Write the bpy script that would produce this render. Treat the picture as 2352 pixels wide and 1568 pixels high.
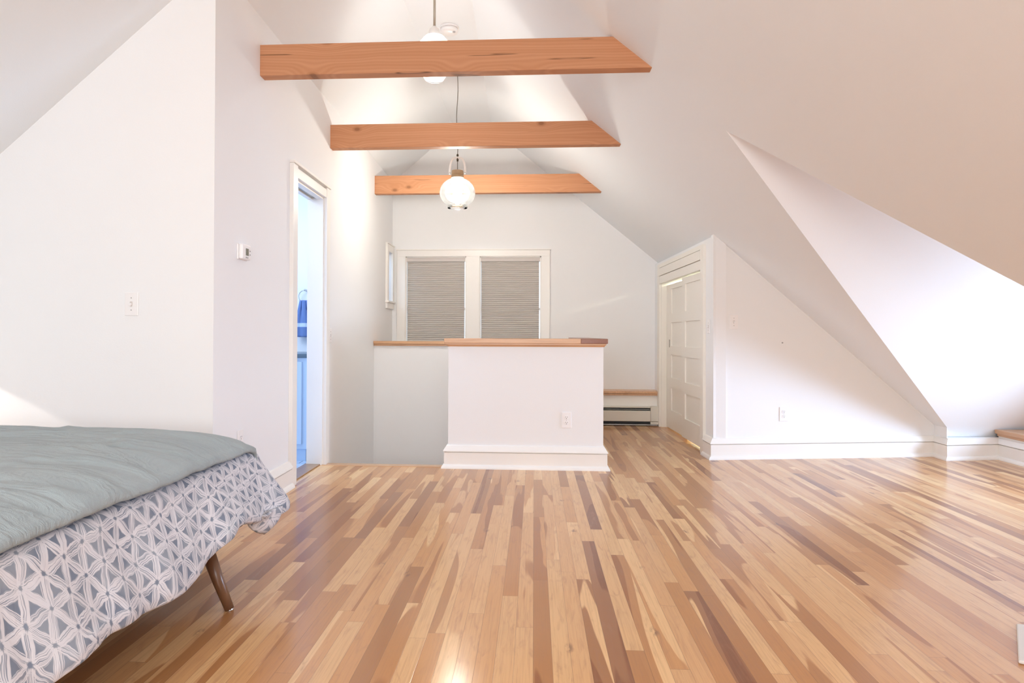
import bpy, bmesh, math, random
from mathutils import Vector, Matrix, noise
random.seed(7)
for o in list(bpy.data.objects): bpy.data.objects.remove(o, do_unlink=True)
S = bpy.context.scene
COL = S.collection
PI = math.pi

# ------------------------------------------------------------------ camera
W_IMG, H_IMG = 2352.0, 1568.0
FPX, CX, CY = 1600.0, 1122.25, 755.29
R = ((0.99786285, 0.06523482, 0.00376307), (-0.06526156, 0.99784012, 0.00748536), (-0.00326664, -0.00771494, 0.9999649))
cam_data = bpy.data.cameras.new('camera')
cam = bpy.data.objects.new('camera', cam_data); COL.objects.link(cam)
cam_data.sensor_fit = 'HORIZONTAL'; cam_data.sensor_width = 36.0
cam_data.lens = FPX / W_IMG * 36.0
cam_data.shift_x = (W_IMG / 2 - CX) / W_IMG
cam_data.shift_y = (CY - H_IMG / 2) / W_IMG
cam_data.clip_start = 0.05
right, fwd, up = Vector(R[0]), Vector(R[1]), Vector(R[2])
m = Matrix.Identity(4)
for i in range(3):
    m[i][0] = right[i]; m[i][1] = up[i]; m[i][2] = -fwd[i]
m[2][3] = 1.0
cam.matrix_world = m
S.camera = cam

# ------------------------------------------------------------------ light
S.view_settings.view_transform = 'Standard'
S.view_settings.look = 'None'
S.view_settings.gamma = 1.0
S.view_settings.use_curve_mapping = False
S.view_settings.exposure = 0.23
S.cycles.max_bounces = 12
S.cycles.diffuse_bounces = 8
S.cycles.transparent_max_bounces = 16
S.cycles.sample_clamp_indirect = 8.0
S.cycles.caustics_reflective = False
S.cycles.caustics_refractive = False
world = bpy.data.worlds.new('sky'); S.world = world; world.use_nodes = True
bg = world.node_tree.nodes['Background']
bg.inputs[0].default_value = (0.72, 0.86, 1.0, 1); bg.inputs[1].default_value = 2.2

def area(name, loc, direction, sx, sy, power, color, spread=180):
    d = bpy.data.lights.new(name, 'AREA'); d.shape = 'RECTANGLE'; d.size = sx; d.size_y = sy
    d.energy = power; d.color = color; d.spread = math.radians(spread)
    o = bpy.data.objects.new(name, d); COL.objects.link(o); o.location = loc
    o.rotation_euler = Vector(direction).to_track_quat('-Z', 'Y').to_euler()
    return o
area('fill_behind_camera', (-0.3, -2.62, 1.55), (0, 1, -0.02), 2.9, 1.35, 138, (0.99, 0.98, 0.98))  # added frontal fill from behind the camera, no known source there
area('daylight_dormer_window', (6.6, 3.7, 1.5), (-1, 0.06, -0.18), 3.6, 2.4, 740, (0.52, 0.71, 1.0))
area('bathroom_daylight', (-2.7, 4.7, 2.25), (0.3, 0.1, -1), 0.9, 0.9, 24, (0.64, 0.79, 1.0))
area('side_room_daylight', (-2.3, 7.2, 2.2), (0.5, 0.4, -1), 0.6, 0.6, 8, (0.58, 0.76, 1.0))
area('closet_light', (1.75, 6.9, 1.62), (0, 0, -1), 0.05, 0.9, 14, (1.0, 1.0, 0.72))
sp = bpy.data.lights.new('bedside_lamp', 'SPOT'); sp.energy = 26; sp.color = (1.0, 0.90, 0.80)
sp.spot_size = math.radians(129); sp.spot_blend = 0.04; sp.shadow_soft_size = 0.012
spo = bpy.data.objects.new('bedside_lamp', sp); COL.objects.link(spo)
spo.location = (-3.40, 2.98, 1.113); spo.rotation_euler = Vector((0.0, 0.0, -1)).to_track_quat('-Z', 'Y').to_euler()

# ------------------------------------------------------------------ materials
def lin(r, g, b):
    f = lambda c: (c / 255.0 / 12.92) if c / 255.0 <= 0.04045 else ((c / 255.0 + 0.055) / 1.055) ** 2.4
    return (f(r), f(g), f(b), 1)

class NT:
    def __init__(s, name):
        s.mat = bpy.data.materials.new(name); s.mat.use_nodes = True
        s.t = s.mat.node_tree; s.b = s.t.nodes['Principled BSDF']
    def n(s, kind, **kw):
        nd = s.t.nodes.new(kind)
        for k, v in kw.items(): setattr(nd, k, v)
        return nd
    def put(s, sock, v):
        if hasattr(v, 'is_output') or isinstance(v, bpy.types.NodeSocket): s.t.links.new(v, sock)
        else: sock.default_value = v
    def math(s, op, a, b=None, c=None, clamp=False):
        nd = s.n('ShaderNodeMath', operation=op, use_clamp=clamp); s.put(nd.inputs[0], a)
        if b is not None: s.put(nd.inputs[1], b)
        if c is not None: s.put(nd.inputs[2], c)
        return nd.outputs[0]
    def coords(s, kind='Object'):
        return s.n('ShaderNodeTexCoord').outputs[kind]
    def sep(s, v):
        nd = s.n('ShaderNodeSeparateXYZ'); s.put(nd.inputs[0], v); return nd.outputs
    def comb(s, x, y, z):
        nd = s.n('ShaderNodeCombineXYZ')
        for i, v in enumerate((x, y, z)): s.put(nd.inputs[i], v)
        return nd.outputs[0]
    def noise(s, vec, scale=5, detail=3, rough=0.5, dist=0.0):
        nd = s.n('ShaderNodeTexNoise'); s.put(nd.inputs['Vector'], vec); nd.inputs['Scale'].default_value = scale
        nd.inputs['Detail'].default_value = detail; nd.inputs['Roughness'].default_value = rough; nd.inputs['Distortion'].default_value = dist
        return nd.outputs['Fac']
    def white(s, vec):
        nd = s.n('ShaderNodeTexWhiteNoise', noise_dimensions='3D'); s.put(nd.inputs['Vector'], vec); return nd.outputs
    def ramp(s, fac, stops, interp='LINEAR'):
        nd = s.n('ShaderNodeValToRGB'); s.put(nd.inputs[0], fac); cr = nd.color_ramp; cr.interpolation = interp
        while len(cr.elements) < len(stops): cr.elements.new(0.5)
        for e, (p, c) in zip(cr.elements, stops): e.position = p; e.color = c
        return nd.outputs[0]
    def mix(s, fac, a, b, blend='MIX'):
        nd = s.n('ShaderNodeMix', data_type='RGBA', blend_type=blend)
        s.put(nd.inputs[0], fac); s.put(nd.inputs[6], a); s.put(nd.inputs[7], b); return nd.outputs[2]
    def step(s, v, lo, hi):
        nd = s.n('ShaderNodeMapRange', interpolation_type='SMOOTHSTEP'); s.put(nd.inputs[0], v)
        nd.inputs[1].default_value = lo; nd.inputs[2].default_value = hi; return nd.outputs[0]
    def bump(s, h, strength=0.2, dist=0.01):
        nd = s.n('ShaderNodeBump'); nd.inputs['Strength'].default_value = strength; nd.inputs['Distance'].default_value = dist
        s.put(nd.inputs['Height'], h); s.t.links.new(nd.outputs[0], s.b.inputs['Normal'])
    def col(s, v): s.put(s.b.inputs['Base Color'], v)

def plain(name, c, rough=0.5, metal=0.0, spec=0.5, bump=0, bscale=200):
    t = NT(name); t.col(c); t.b.inputs['Roughness'].default_value = rough; t.b.inputs['Metallic'].default_value = metal
    t.b.inputs['Specular IOR Level'].default_value = spec
    if bump: t.bump(t.noise(t.coords(), bscale, 2), bump, 0.002)
    return t.mat

def wall_paint(name, c):
    t = NT(name); co = t.coords()
    n1 = t.noise(co, 0.7, 2)
    t.col(t.mix(t.math('MULTIPLY', n1, 0.25), c, tuple(x * 0.95 for x in c[:3]) + (1,)))
    t.b.inputs['Roughness'].default_value = 0.75; t.b.inputs['Specular IOR Level'].default_value = 0.25
    t.bump(t.noise(co, 140, 3), 0.12, 0.002)
    return t.mat

M = {}
M['wall'] = wall_paint('wall_paint', (0.86, 0.872, 0.882, 1))
M['ceiling'] = wall_paint('ceiling_paint', (0.86, 0.895, 0.925, 1))
M['trim'] = plain('trim_paint', (0.88, 0.865, 0.83, 1), 0.35)
M['door'] = plain('door_paint', (0.86, 0.84, 0.78, 1), 0.35)
M['plastic'] = plain('white_plastic', (0.88, 0.87, 0.87, 1), 0.3)
M['dark'] = plain('dark_slot', (0.03, 0.03, 0.03, 1), 0.6)
M['grey'] = plain('grey_screw', (0.35, 0.34, 0.34, 1), 0.4)
M['bronze'] = plain('dark_bronze', (0.07, 0.055, 0.035, 1), 0.35, 0.8)
M['lcd'] = plain('lcd_screen', (0.16, 0.16, 0.12, 1), 0.2)
M['heater'] = plain('heater_enamel', (0.74, 0.73, 0.66, 1), 0.35)
M['alu'] = plain('dull_metal', (0.45, 0.45, 0.42, 1), 0.4, 0.6)
M['fabric_edge'] = plain('headrail_fabric', (0.66, 0.62, 0.59, 1), 0.8)
M['cord'] = plain('grey_cord', (0.20, 0.19, 0.17, 1), 0.6)
M['rod'] = plain('brushed_rod', (0.45, 0.40, 0.33, 1), 0.4, 0.6)
M['leather'] = plain('white_leather', (0.85, 0.83, 0.80, 1), 0.5)
M['steel'] = plain('steel', (0.6, 0.6, 0.6, 1), 0.25, 1.0)
M['mattress'] = plain('mattress_cloth', (0.75, 0.74, 0.72, 1), 0.9)
M['counter'] = plain('dark_stone', (0.10, 0.15, 0.20, 1), 0.25)
M['vanity'] = plain('vanity_paint', (0.55, 0.70, 0.88, 1), 0.45)
M['bathwall'] = plain('bathroom_paint', (0.88, 0.90, 0.93, 1), 0.6)
M['drywell'] = M['wall']

def towel_mat():
    t = NT('towel_cloth'); x, y, z = t.sep(t.coords())
    band = t.math('MULTIPLY', t.step(z, 1.055, 1.058), t.math('SUBTRACT', 1.0, t.step(z, 1.088, 1.091)))
    t.col(t.mix(band, (0.16, 0.25, 0.52, 1), (0.62, 0.72, 0.85, 1)))
    t.b.inputs['Roughness'].default_value = 0.95; t.bump(t.noise(t.coords(), 300, 2), 0.5, 0.004); return t.mat
M['towel'] = towel_mat()

def floor_mat():
    t = NT('maple_strip_floor'); co = t.coords(); x, y, z = t.sep(co)
    PW = 0.0585
    rx = t.math('DIVIDE', x, PW); row = t.math('FLOOR', rx); fx = t.math('SUBTRACT', rx, row)
    rnd = t.white(t.comb(row, 3.7, 1.3))[0]
    ln = t.math('MULTIPLY_ADD', t.white(t.comb(row, 9.1, 5.5))[0], 0.90, 0.70)
    ry = t.math('DIVIDE', t.math('ADD', y, t.math('MULTIPLY_ADD', rnd, 7.0, 20.0)), ln)
    cell = t.math('FLOOR', ry); fy = t.math('SUBTRACT', ry, cell)
    # merge some neighbouring cells so that lengths differ
    key = t.comb(row, cell, 0.5)
    wn = t.white(key); r1 = wn[0]
    r2 = t.white(t.comb(row, cell, 7.5))[0]; r3 = t.white(t.comb(row, cell, 13.5))[0]
    base = t.ramp(r1, [(0.0, (0.74, 0.46, 0.22, 1)), (0.36, (0.68, 0.39, 0.18, 1)), (0.64, (0.62, 0.32, 0.125, 1)),
                       (0.84, (0.51, 0.24, 0.085, 1)), (0.95, (0.38, 0.165, 0.055, 1)), (1.0, (0.32, 0.135, 0.055, 1))])
    # sapwood / heartwood figure with a clear edge, drawn out along the board
    hv = t.comb(t.math('MULTIPLY_ADD', x, 8.0, t.math('MULTIPLY', r2, 40.0)), t.math('MULTIPLY_ADD', y, 0.55, t.math('MULTIPLY', r3, 30.0)), r1)
    h = t.noise(hv, 1.0, 2, 0.45, 0.6)
    heart = t.step(h, 0.535, 0.555)
    heart = t.math('MULTIPLY', heart, t.step(r2, 0.42, 0.47))
    darker = t.mix(1.0, base, (0.66, 0.53, 0.42, 1), 'MULTIPLY')
    c1 = t.mix(heart, base, darker)
    sap = t.math('MULTIPLY', t.math('SUBTRACT', 1.0, t.step(h, 0.395, 0.41)), t.step(r3, 0.5, 0.55))
    c1 = t.mix(sap, c1, (0.80, 0.51, 0.25, 1))
    # grain
    gv = t.comb(t.math('MULTIPLY_ADD', x, 150.0, t.math('MULTIPLY', r3, 50.0)), t.math('MULTIPLY', y, 3.0), r2)
    g = t.noise(gv, 1.0, 4, 0.6, 0.8)
    g2 = t.noise(t.comb(t.math('MULTIPLY_ADD', x, 30.0, t.math('MULTIPLY', r1, 60.0)), t.math('MULTIPLY', y, 5.0), r3), 1.0, 3, 0.55, 1.5)
    c2 = t.mix(t.math('MULTIPLY', t.step(g, 0.40, 0.75), 0.30), c1, (0.34, 0.16, 0.08, 1))
    c2 = t.mix(t.math('MULTIPLY', t.step(g2, 0.50, 0.78), 0.38), c2, (0.36, 0.17, 0.09, 1))
    # small dark knots and mineral flecks
    vo = t.n('ShaderNodeTexVoronoi'); vo.inputs['Scale'].default_value = 1.0
    t.put(vo.inputs['Vector'], t.comb(t.math('MULTIPLY', x, 6.5), t.math('MULTIPLY', y, 2.6), 0.0))
    kn = t.math('SUBTRACT', 1.0, t.step(vo.outputs['Distance'], 0.03, 0.13))
    kn = t.math('MULTIPLY', kn, t.step(t.noise(t.comb(t.math('MULTIPLY', x, 60.0), t.math('MULTIPLY', y, 25.0), 0.0), 1.0, 2), 0.4, 0.6))
    c2 = t.mix(t.math('MULTIPLY', kn, 0.7), c2, (0.16, 0.075, 0.045, 1))
    # joints
    ex = t.math('MINIMUM', fx, t.math('SUBTRACT', 1.0, fx))
    ey = t.math('MULTIPLY', t.math('MINIMUM', fy, t.math('SUBTRACT', 1.0, fy)), ln)
    gap = t.math('MAXIMUM', t.math('SUBTRACT', 1.0, t.step(ex, 0.006, 0.02)), t.math('SUBTRACT', 1.0, t.step(ey, 0.0005, 0.0013)))
    c3 = t.mix(t.math('MULTIPLY', gap, 0.45), c2, (0.14, 0.07, 0.035, 1))
    t.col(c3)
    b = t.b.inputs
    t.put(b['Roughness'], t.math('MULTIPLY_ADD', g, 0.10, 0.42))
    b['Specular IOR Level'].default_value = 0.12
    b['Coat Weight'].default_value = 0.7; b['Coat IOR'].default_value = 1.5
    t.put(b['Coat Roughness'], t.math('MULTIPLY_ADD', t.noise(co, 6.0, 2), 0.08, 0.12))
    hgt = t.math('SUBTRACT', t.math('MULTIPLY', t.noise(t.comb(t.math('MULTIPLY', x, 14.0), t.math('MULTIPLY', y, 2.0), r1), 1.0, 2), 0.5), t.math('MULTIPLY', gap, 0.6))
    t.bump(hgt, 0.18, 0.002)
    cn = t.n('ShaderNodeBump'); cn.inputs['Strength'].default_value = 0.10; cn.inputs['Distance'].default_value = 0.002
    t.put(cn.inputs['Height'], hgt); t.t.links.new(cn.outputs[0], b['Coat Normal'])
    return t.mat
M['floor'] = floor_mat()

def beam_mat(name, tint, seed):
    t = NT(name); x, y, z = t.sep(t.coords())
    zz = t.math('MULTIPLY', z, 1.0)
    vo = t.n('ShaderNodeTexVoronoi'); vo.inputs['Scale'].default_value = 1.0; vo.voronoi_dimensions = '2D'
    t.put(vo.inputs['Vector'], t.comb(t.math('ADD', t.math('MULTIPLY_ADD', x, 2.1, seed * 3.1), t.math('MULTIPLY', t.math('FLOOR', y), 3.37)), t.math('MULTIPLY_ADD', z, 3.6, seed), 0.0))
    d = vo.outputs['Distance']
    pull = t.math('MULTIPLY', t.math('SUBTRACT', 1.0, t.step(d, 0.0, 0.38)), 0.05)
    w = t.noise(t.comb(t.math('MULTIPLY_ADD', x, 0.9, seed * 5.0), t.math('MULTIPLY', y, 3.0), t.math('MULTIPLY', z, 5.0)), 1.0, 2, 0.5, 0.4)
    ph = t.math('ADD', t.math('ADD', z, pull), t.math('MULTIPLY', w, 0.13))
    ring = t.math('MULTIPLY_ADD', t.math('SINE', t.math('MULTIPLY', ph, 330.0)), 0.5, 0.5)
    ring2 = t.math('MULTIPLY_ADD', t.math('SINE', t.math('MULTIPLY', ph, 95.0)), 0.5, 0.5)
    fine = t.noise(t.comb(t.math('MULTIPLY', x, 4.0), t.math('MULTIPLY', y, 90.0), t.math('MULTIPLY', z, 260.0)), 1.0, 3, 0.6)
    c = t.mix(t.math('MULTIPLY', ring, 0.34), tint, tuple(k * f for k, f in zip(tint[:3], (0.72, 0.55, 0.45))) + (1,))
    c = t.mix(t.math('MULTIPLY', ring2, 0.34), c, tuple(k * f for k, f in zip(tint[:3], (0.8, 0.68, 0.55))) + (1,))
    c = t.mix(t.math('MULTIPLY', fine, 0.25), c, tuple(k * f for k, f in zip(tint[:3], (0.85, 0.75, 0.65))) + (1,))
    kn = t.math('SUBTRACT', 1.0, t.step(d, 0.03, 0.06))
    kr = t.math('MULTIPLY', t.math('SUBTRACT', 1.0, t.step(d, 0.06, 0.10)), 0.45)
    c = t.mix(kr, c, (0.36, 0.15, 0.06, 1))
    c = t.mix(t.math('MULTIPLY', kn, 0.6), c, (0.20, 0.08, 0.035, 1))
    ck = t.noise(t.comb(t.math('MULTIPLY_ADD', x, 1.6, seed * 2.0), t.math('MULTIPLY', y, 5.0), t.math('MULTIPLY', z, 42.0)), 1.0, 2, 0.5)
    crack = t.math('MULTIPLY', t.math('MULTIPLY', t.step(ck, 0.70, 0.735), t.math('SUBTRACT', 1.0, t.step(ck, 0.735, 0.77))), 0.8)
    c = t.mix(crack, c, (0.16, 0.07, 0.03, 1))
    t.col(c); t.b.inputs['Roughness'].default_value = 0.6; t.b.inputs['Specular IOR Level'].default_value = 0.3
    t.bump(t.math('ADD', fine, t.math('MULTIPLY', crack, -1.0)), 0.15, 0.002)
    return t.mat
M['beam'] = beam_mat('fir_beam', (0.60, 0.305, 0.165, 1), 1.7)

def wood(name, c, axis=0, rough=0.4, dark=(0.6, 0.5, 0.42)):
    t = NT(name); s_ = t.sep(t.coords())
    f = [60.0, 60.0, 60.0]; f[axis] = 2.5
    g = t.noise(t.comb(*[t.math('MULTIPLY', s_[i], f[i]) for i in range(3)]), 1.0, 4, 0.6, 0.6)
    f2 = [9.0, 9.0, 9.0]; f2[axis] = 1.2
    g2 = t.noise(t.comb(*[t.math('MULTIPLY', s_[i], f2[i]) for i in range(3)]), 1.0, 2, 0.5, 0.8)
    dk = tuple(k * f for k, f in zip(c[:3], dark)) + (1,)
    cc = t.mix(t.math('MULTIPLY', t.step(g, 0.35, 0.75), 0.35), c, dk)
    cc = t.mix(t.math('MULTIPLY', t.step(g2, 0.5, 0.75), 0.35), cc, dk)
    t.col(cc); t.b.inputs['Roughness'].default_value = rough
    t.b.inputs['Coat Weight'].default_value = 0.3; t.b.inputs['Coat Roughness'].default_value = 0.2
    return t.mat
M['cap'] = wood('maple_cap', (0.66, 0.38, 0.20, 1), 0)
M['cap_dark'] = wood('dark_cap_end', (0.27, 0.09, 0.04, 1), 1)
M['ledge'] = wood('maple_ledge', (0.66, 0.40, 0.23, 1), 1)
M['nosing'] = wood('maple_nosing', (0.60, 0.36, 0.19, 1), 0, 0.3)
M['threshold'] = wood('dark_threshold', (0.34, 0.19, 0.09, 1), 1, 0.3)
M['tread'] = wood('stair_tread', (0.52, 0.29, 0.15, 1), 0, 0.35)
M['walnut'] = wood('walnut_leg', (0.19, 0.095, 0.05, 1), 2, 0.35)
M['socket_wood'] = wood('turned_wood', (0.36, 0.24, 0.135, 1), 0, 0.55)

def tile_mat():
    t = NT('bathroom_tile'); br = t.n('ShaderNodeTexBrick'); t.put(br.inputs['Vector'], t.coords())
    br.inputs['Color1'].default_value = (0.62, 0.72, 0.84, 1); br.inputs['Color2'].default_value = (0.50, 0.62, 0.78, 1)
    br.inputs['Mortar'].default_value = (0.20, 0.24, 0.30, 1); br.inputs['Scale'].default_value = 1.0
    br.inputs['Mortar Size'].default_value = 0.004; br.inputs['Brick Width'].default_value = 0.6; br.inputs['Row Height'].default_value = 0.15
    t.put(t.b.inputs['Base Color'], br.outputs['Color']); t.b.inputs['Roughness'].default_value = 0.25; return t.mat
M['tile'] = tile_mat()

def emis(name, c, k):
    t = NT(name); t.col((0.8, 0.8, 0.8, 1)); t.b.inputs['Emission Color'].default_value = c; t.b.inputs['Emission Strength'].default_value = k; return t.mat
M['bulb'] = emis('lit_bulb', (1.0, 0.94, 0.84, 1), 400.0)
M['bulb_far'] = emis('lit_bulb_small', (1.0, 0.95, 0.90, 1), 90.0)
M['tube'] = emis('lit_tube', (0.97, 1.0, 0.90, 1), 25.0)

def glass_mat(name, milk, rough=0.02, tint=(0.97, 0.98, 0.98, 1)):
    t = NT(name); nt = t.t; nt.nodes.remove(t.b); out = nt.nodes['Material Output']
    tr = t.n('ShaderNodeBsdfTransparent'); tr.inputs[0].default_value = tint
    gl = t.n('ShaderNodeBsdfGlossy'); gl.inputs['Roughness'].default_value = rough
    tl = t.n('ShaderNodeBsdfTranslucent'); tl.inputs[0].default_value = (0.95, 0.95, 0.95, 1)
    fr = t.n('ShaderNodeFresnel'); fr.inputs[0].default_value = 1.45
    m1 = t.n('ShaderNodeMixShader'); m1.inputs[0].default_value = milk
    nt.links.new(tr.outputs[0], m1.inputs[1]); nt.links.new(tl.outputs[0], m1.inputs[2])
    m2 = t.n('ShaderNodeMixShader'); nt.links.new(fr.outputs[0], m2.inputs[0])
    nt.links.new(m1.outputs[0], m2.inputs[1]); nt.links.new(gl.outputs[0], m2.inputs[2])
    nt.links.new(m2.outputs[0], out.inputs[0]); return t.mat
M['globe'] = glass_mat('pendant_glass', 0.03)
M['pane'] = glass_mat('window_glass', 0.0)
M['frost'] = glass_mat('frosted_glass', 0.5)

def opal_mat():
    t = NT('frosted_pane'); t.col((0.74, 0.83, 0.93, 1)); t.b.inputs['Roughness'].default_value = 0.35
    t.b.inputs['Transmission Weight'].default_value = 0.0
    return t.mat
M['opal'] = opal_mat()

def blind_mat():
    t = NT('honeycomb_fabric'); co = t.coords()
    t.col(t.mix(t.noise(co, 420, 2), (0.55, 0.52, 0.49, 1), (0.69, 0.655, 0.62, 1)))
    t.b.inputs['Roughness'].default_value = 0.95; t.b.inputs['Specular IOR Level'].default_value = 0.1
    return t.mat
M['blind'] = blind_mat()

def quilt_mat():
    t = NT('linen_quilt'); co = t.coords(); x, y, z = t.sep(co)
    n1 = t.noise(co, 3.0, 3); weave = t.noise(t.comb(t.math('MULTIPLY', x, 500.0), t.math('MULTIPLY', y, 500.0), t.math('MULTIPLY', z, 500.0)), 1.0, 2)
    c = t.mix(n1, (0.285, 0.35, 0.375, 1), (0.36, 0.415, 0.43, 1))
    c = t.mix(t.math('MULTIPLY', weave, 0.35), c, (0.38, 0.43, 0.44, 1))
    t.col(c); t.b.inputs['Roughness'].default_value = 0.95; t.b.inputs['Specular IOR Level'].default_value = 0.15
    t.b.inputs['Sheen Weight'].default_value = 0.2
    wr = t.noise(t.comb(t.math('MULTIPLY', x, 3.0), t.math('MULTIPLY', y, 9.0), t.math('MULTIPLY', z, 6.0)), 1.0, 4, 0.55, 1.2)
    h = t.math('ADD', t.math('MULTIPLY', wr, 1.0), t.math('MULTIPLY', weave, 0.06))
    t.bump(h, 0.9, 0.03)
    return t.mat
M['quilt'] = quilt_mat()

def duvet_mat():
    t = NT('printed_duvet'); uv = t.n('ShaderNodeUVMap').outputs[0]; u, v, _ = t.sep(uv)
    # hand drawn wobble
    wob = t.noise(uv, 15.0, 2); wob2 = t.noise(t.comb(v, u, 3.0), 24.0, 2)
    u = t.math('ADD', u, t.math('MULTIPLY_ADD', wob, 0.022, -0.011)); v = t.math('ADD', v, t.math('MULTIPLY_ADD', wob2, 0.022, -0.011))
    hh = 0.066          # distance between parallel lines
    total = None; cover = None
    for k, ang in enumerate((8.0, 68.0, 128.0)):
        a = math.radians(ang); nx, ny = -math.sin(a), math.cos(a); tx, ty = math.cos(a), math.sin(a)
        pn = t.math('ADD', t.math('MULTIPLY', u, nx / hh), t.math('MULTIPLY', v, ny / hh))
        fr = t.math('ABSOLUTE', t.math('SUBTRACT', t.math('FRACT', pn), 0.5))       # 0.5 on the line
        d = t.math('SUBTRACT', 0.5, fr)                                             # 0 on the line
        along = t.math('ADD', t.math('MULTIPLY', u, tx), t.math('MULTIPLY', v, ty))
        st = t.noise(t.comb(t.math('MULTIPLY', along, 6.0), t.math('MULTIPLY', pn, 30.0), float(k) * 4.3), 1.0, 2, 0.5)
        lens = t.math('ABSOLUTE', t.math('SINE', t.math('MULTIPLY_ADD', t.math('ROUND', pn), PI / 2, t.math('MULTIPLY', along, PI / (hh * 1.1547)))))  # swell between the crossings
        width = t.math('MULTIPLY_ADD', lens, 0.07, 0.15)
        band = t.step(t.math('SUBTRACT', width, d), 0.0, 0.035)
        streak = t.step(st, 0.42, 0.50)
        s1 = t.math('MULTIPLY', band, t.math('MULTIPLY_ADD', streak, 0.85, 0.15))
        s1 = t.math('MULTIPLY', s1, t.step(lens, 0.14, 0.30))
        total = s1 if total is None else t.math('MAXIMUM', total, s1)
    fill = t.noise(uv, 9.0, 1)
    back = t.mix(t.step(fill, 0.42, 0.6), (0.20, 0.235, 0.30, 1), (0.28, 0.315, 0.37, 1))
    c = t.mix(total, back, (0.67, 0.665, 0.70, 1))
    t.col(c); t.b.inputs['Roughness'].default_value = 0.9; t.b.inputs['Specular IOR Level'].default_value = 0.15
    t.bump(t.noise(t.coords(), 9.0, 3, 0.5, 0.8), 0.35, 0.02)
    return t.mat
M['duvet'] = duvet_mat()

# ------------------------------------------------------------------ mesh helpers
class MB:
    def __init__(s): s.v = []; s.f = []; s.uv = None
    def add(s, vs, fs):
        k = len(s.v); s.v += [tuple(p) for p in vs]; s.f += [tuple(i + k for i in f) for f in fs]; return s
    def box(s, x0, x1, y0, y1, z0, z1, mp=None):
        vs = [(x, y, z) for z in (z0, z1) for y in (y0, y1) for x in (x0, x1)]
        if mp: vs = [mp(*p) for p in vs]
        return s.add(vs, [(0, 2, 3, 1), (4, 5, 7, 6), (0, 1, 5, 4), (2, 6, 7, 3), (0, 4, 6, 2), (1, 3, 7, 5)])
    def prism(s, poly, f0, f1):
        """poly: list of 2D points, f0/f1 map a 2D point to 3D for the two caps"""
        n = len(poly); vs = [f0(*p) for p in poly] + [f1(*p) for p in poly]
        fs = [tuple(range(n - 1, -1, -1)), tuple(range(n, 2 * n))] + [(i, (i + 1) % n, n + (i + 1) % n, n + i) for i in range(n)]
        return s.add(vs, fs)
    def lathe(s, prof, c=(0, 0, 0), seg=32, close=False):
        """prof: (r, z) list around the z axis"""
        vs = []; fs = []; n = len(prof)
        for i in range(seg):
            a = 2 * PI * i / seg
            for r, z in prof: vs.append((c[0] + r * math.cos(a), c[1] + r * math.sin(a), c[2] + z))
        for i in range(seg):
            j = (i + 1) % seg
            for k in range(n - 1): fs.append((i * n + k, j * n + k, j * n + k + 1, i * n + k + 1))
        if close:
            fs.append(tuple(i * n for i in range(seg))[::-1]); fs.append(tuple(i * n + n - 1 for i in range(seg)))
        return s.add(vs, fs)
    def tube(s, pts, r, seg=10):
        pts = [Vector(p) for p in pts]; rr = r if isinstance(r, (list, tuple)) else [r] * len(pts)
        vs = []; fs = []; prev = None
        for i, p in enumerate(pts):
            d = (pts[min(i + 1, len(pts) - 1)] - pts[max(i - 1, 0)]).normalized()
            a = Vector((1, 0, 0)) if abs(d.x) < 0.9 else Vector((0, 1, 0))
            if prev is not None: a = prev
            u = (a - d * a.dot(d)).normalized(); w = d.cross(u); prev = u
            for k in range(seg):
                t = 2 * PI * k / seg; vs.append(p + (u * math.cos(t) + w * math.sin(t)) * rr[i])
        for i in range(len(pts) - 1):
            for k in range(seg):
                j = (k + 1) % seg; fs.append((i * seg + k, i * seg + j, (i + 1) * seg + j, (i + 1) * seg + k))
        fs.append(tuple(range(seg))[::-1]); fs.append(tuple((len(pts) - 1) * seg + k for k in range(seg)))
        return s.add(vs, fs)
    def sphere(s, c, r, seg=20, rings=12, sz=1.0):
        prof = [(max(1e-4, r * math.sin(PI * i / rings)), -r * sz * math.cos(PI * i / rings)) for i in range(rings + 1)]
        return s.lathe(prof, c, seg)
    def build(s, name, mat, parent=None, bevel=0, smooth=False, weld=False):
        me = bpy.data.meshes.new(name)
        org = parent.location if parent is not None and parent.type == 'EMPTY' else Vector((0, 0, 0))
        me.from_pydata([tuple(Vector(p)) for p in s.v], [], s.f)
        bm = bmesh.new(); bm.from_mesh(me)
        if weld: bmesh.ops.remove_doubles(bm, verts=bm.verts, dist=1e-5)
        bmesh.ops.recalc_face_normals(bm, faces=bm.faces)
        bm.to_mesh(me); bm.free()
        me.materials.append(mat)
        o = bpy.data.objects.new(name, me); COL.objects.link(o)
        if parent is not None:
            o.parent = parent; o.matrix_parent_inverse = parent_world(parent).inverted()
        if smooth:
            for p in me.polygons: p.use_smooth = True
        if bevel:
            md = o.modifiers.new('bevel', 'BEVEL'); md.width = bevel; md.segments = 2; md.limit_method = 'ANGLE'; md.angle_limit = math.radians(40)
        return o

def parent_world(o):
    mw = Matrix.Translation(o.location) @ o.rotation_euler.to_matrix().to_4x4()
    if o.parent is not None:
        return parent_world(o.parent) @ o.matrix_parent_inverse @ mw
    return mw

def tag(o, label, cat, group=None):
    o['label'] = label; o['category'] = cat
    if group: o['group'] = group
    return o
def thing(name, loc, label, cat, group=None):
    o = bpy.data.objects.new(name, None); COL.objects.link(o); o.location = loc; o.empty_display_size = 0.1
    return tag(o, label, cat, group)
def struct(o): o['kind'] = 'structure'; return o

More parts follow.
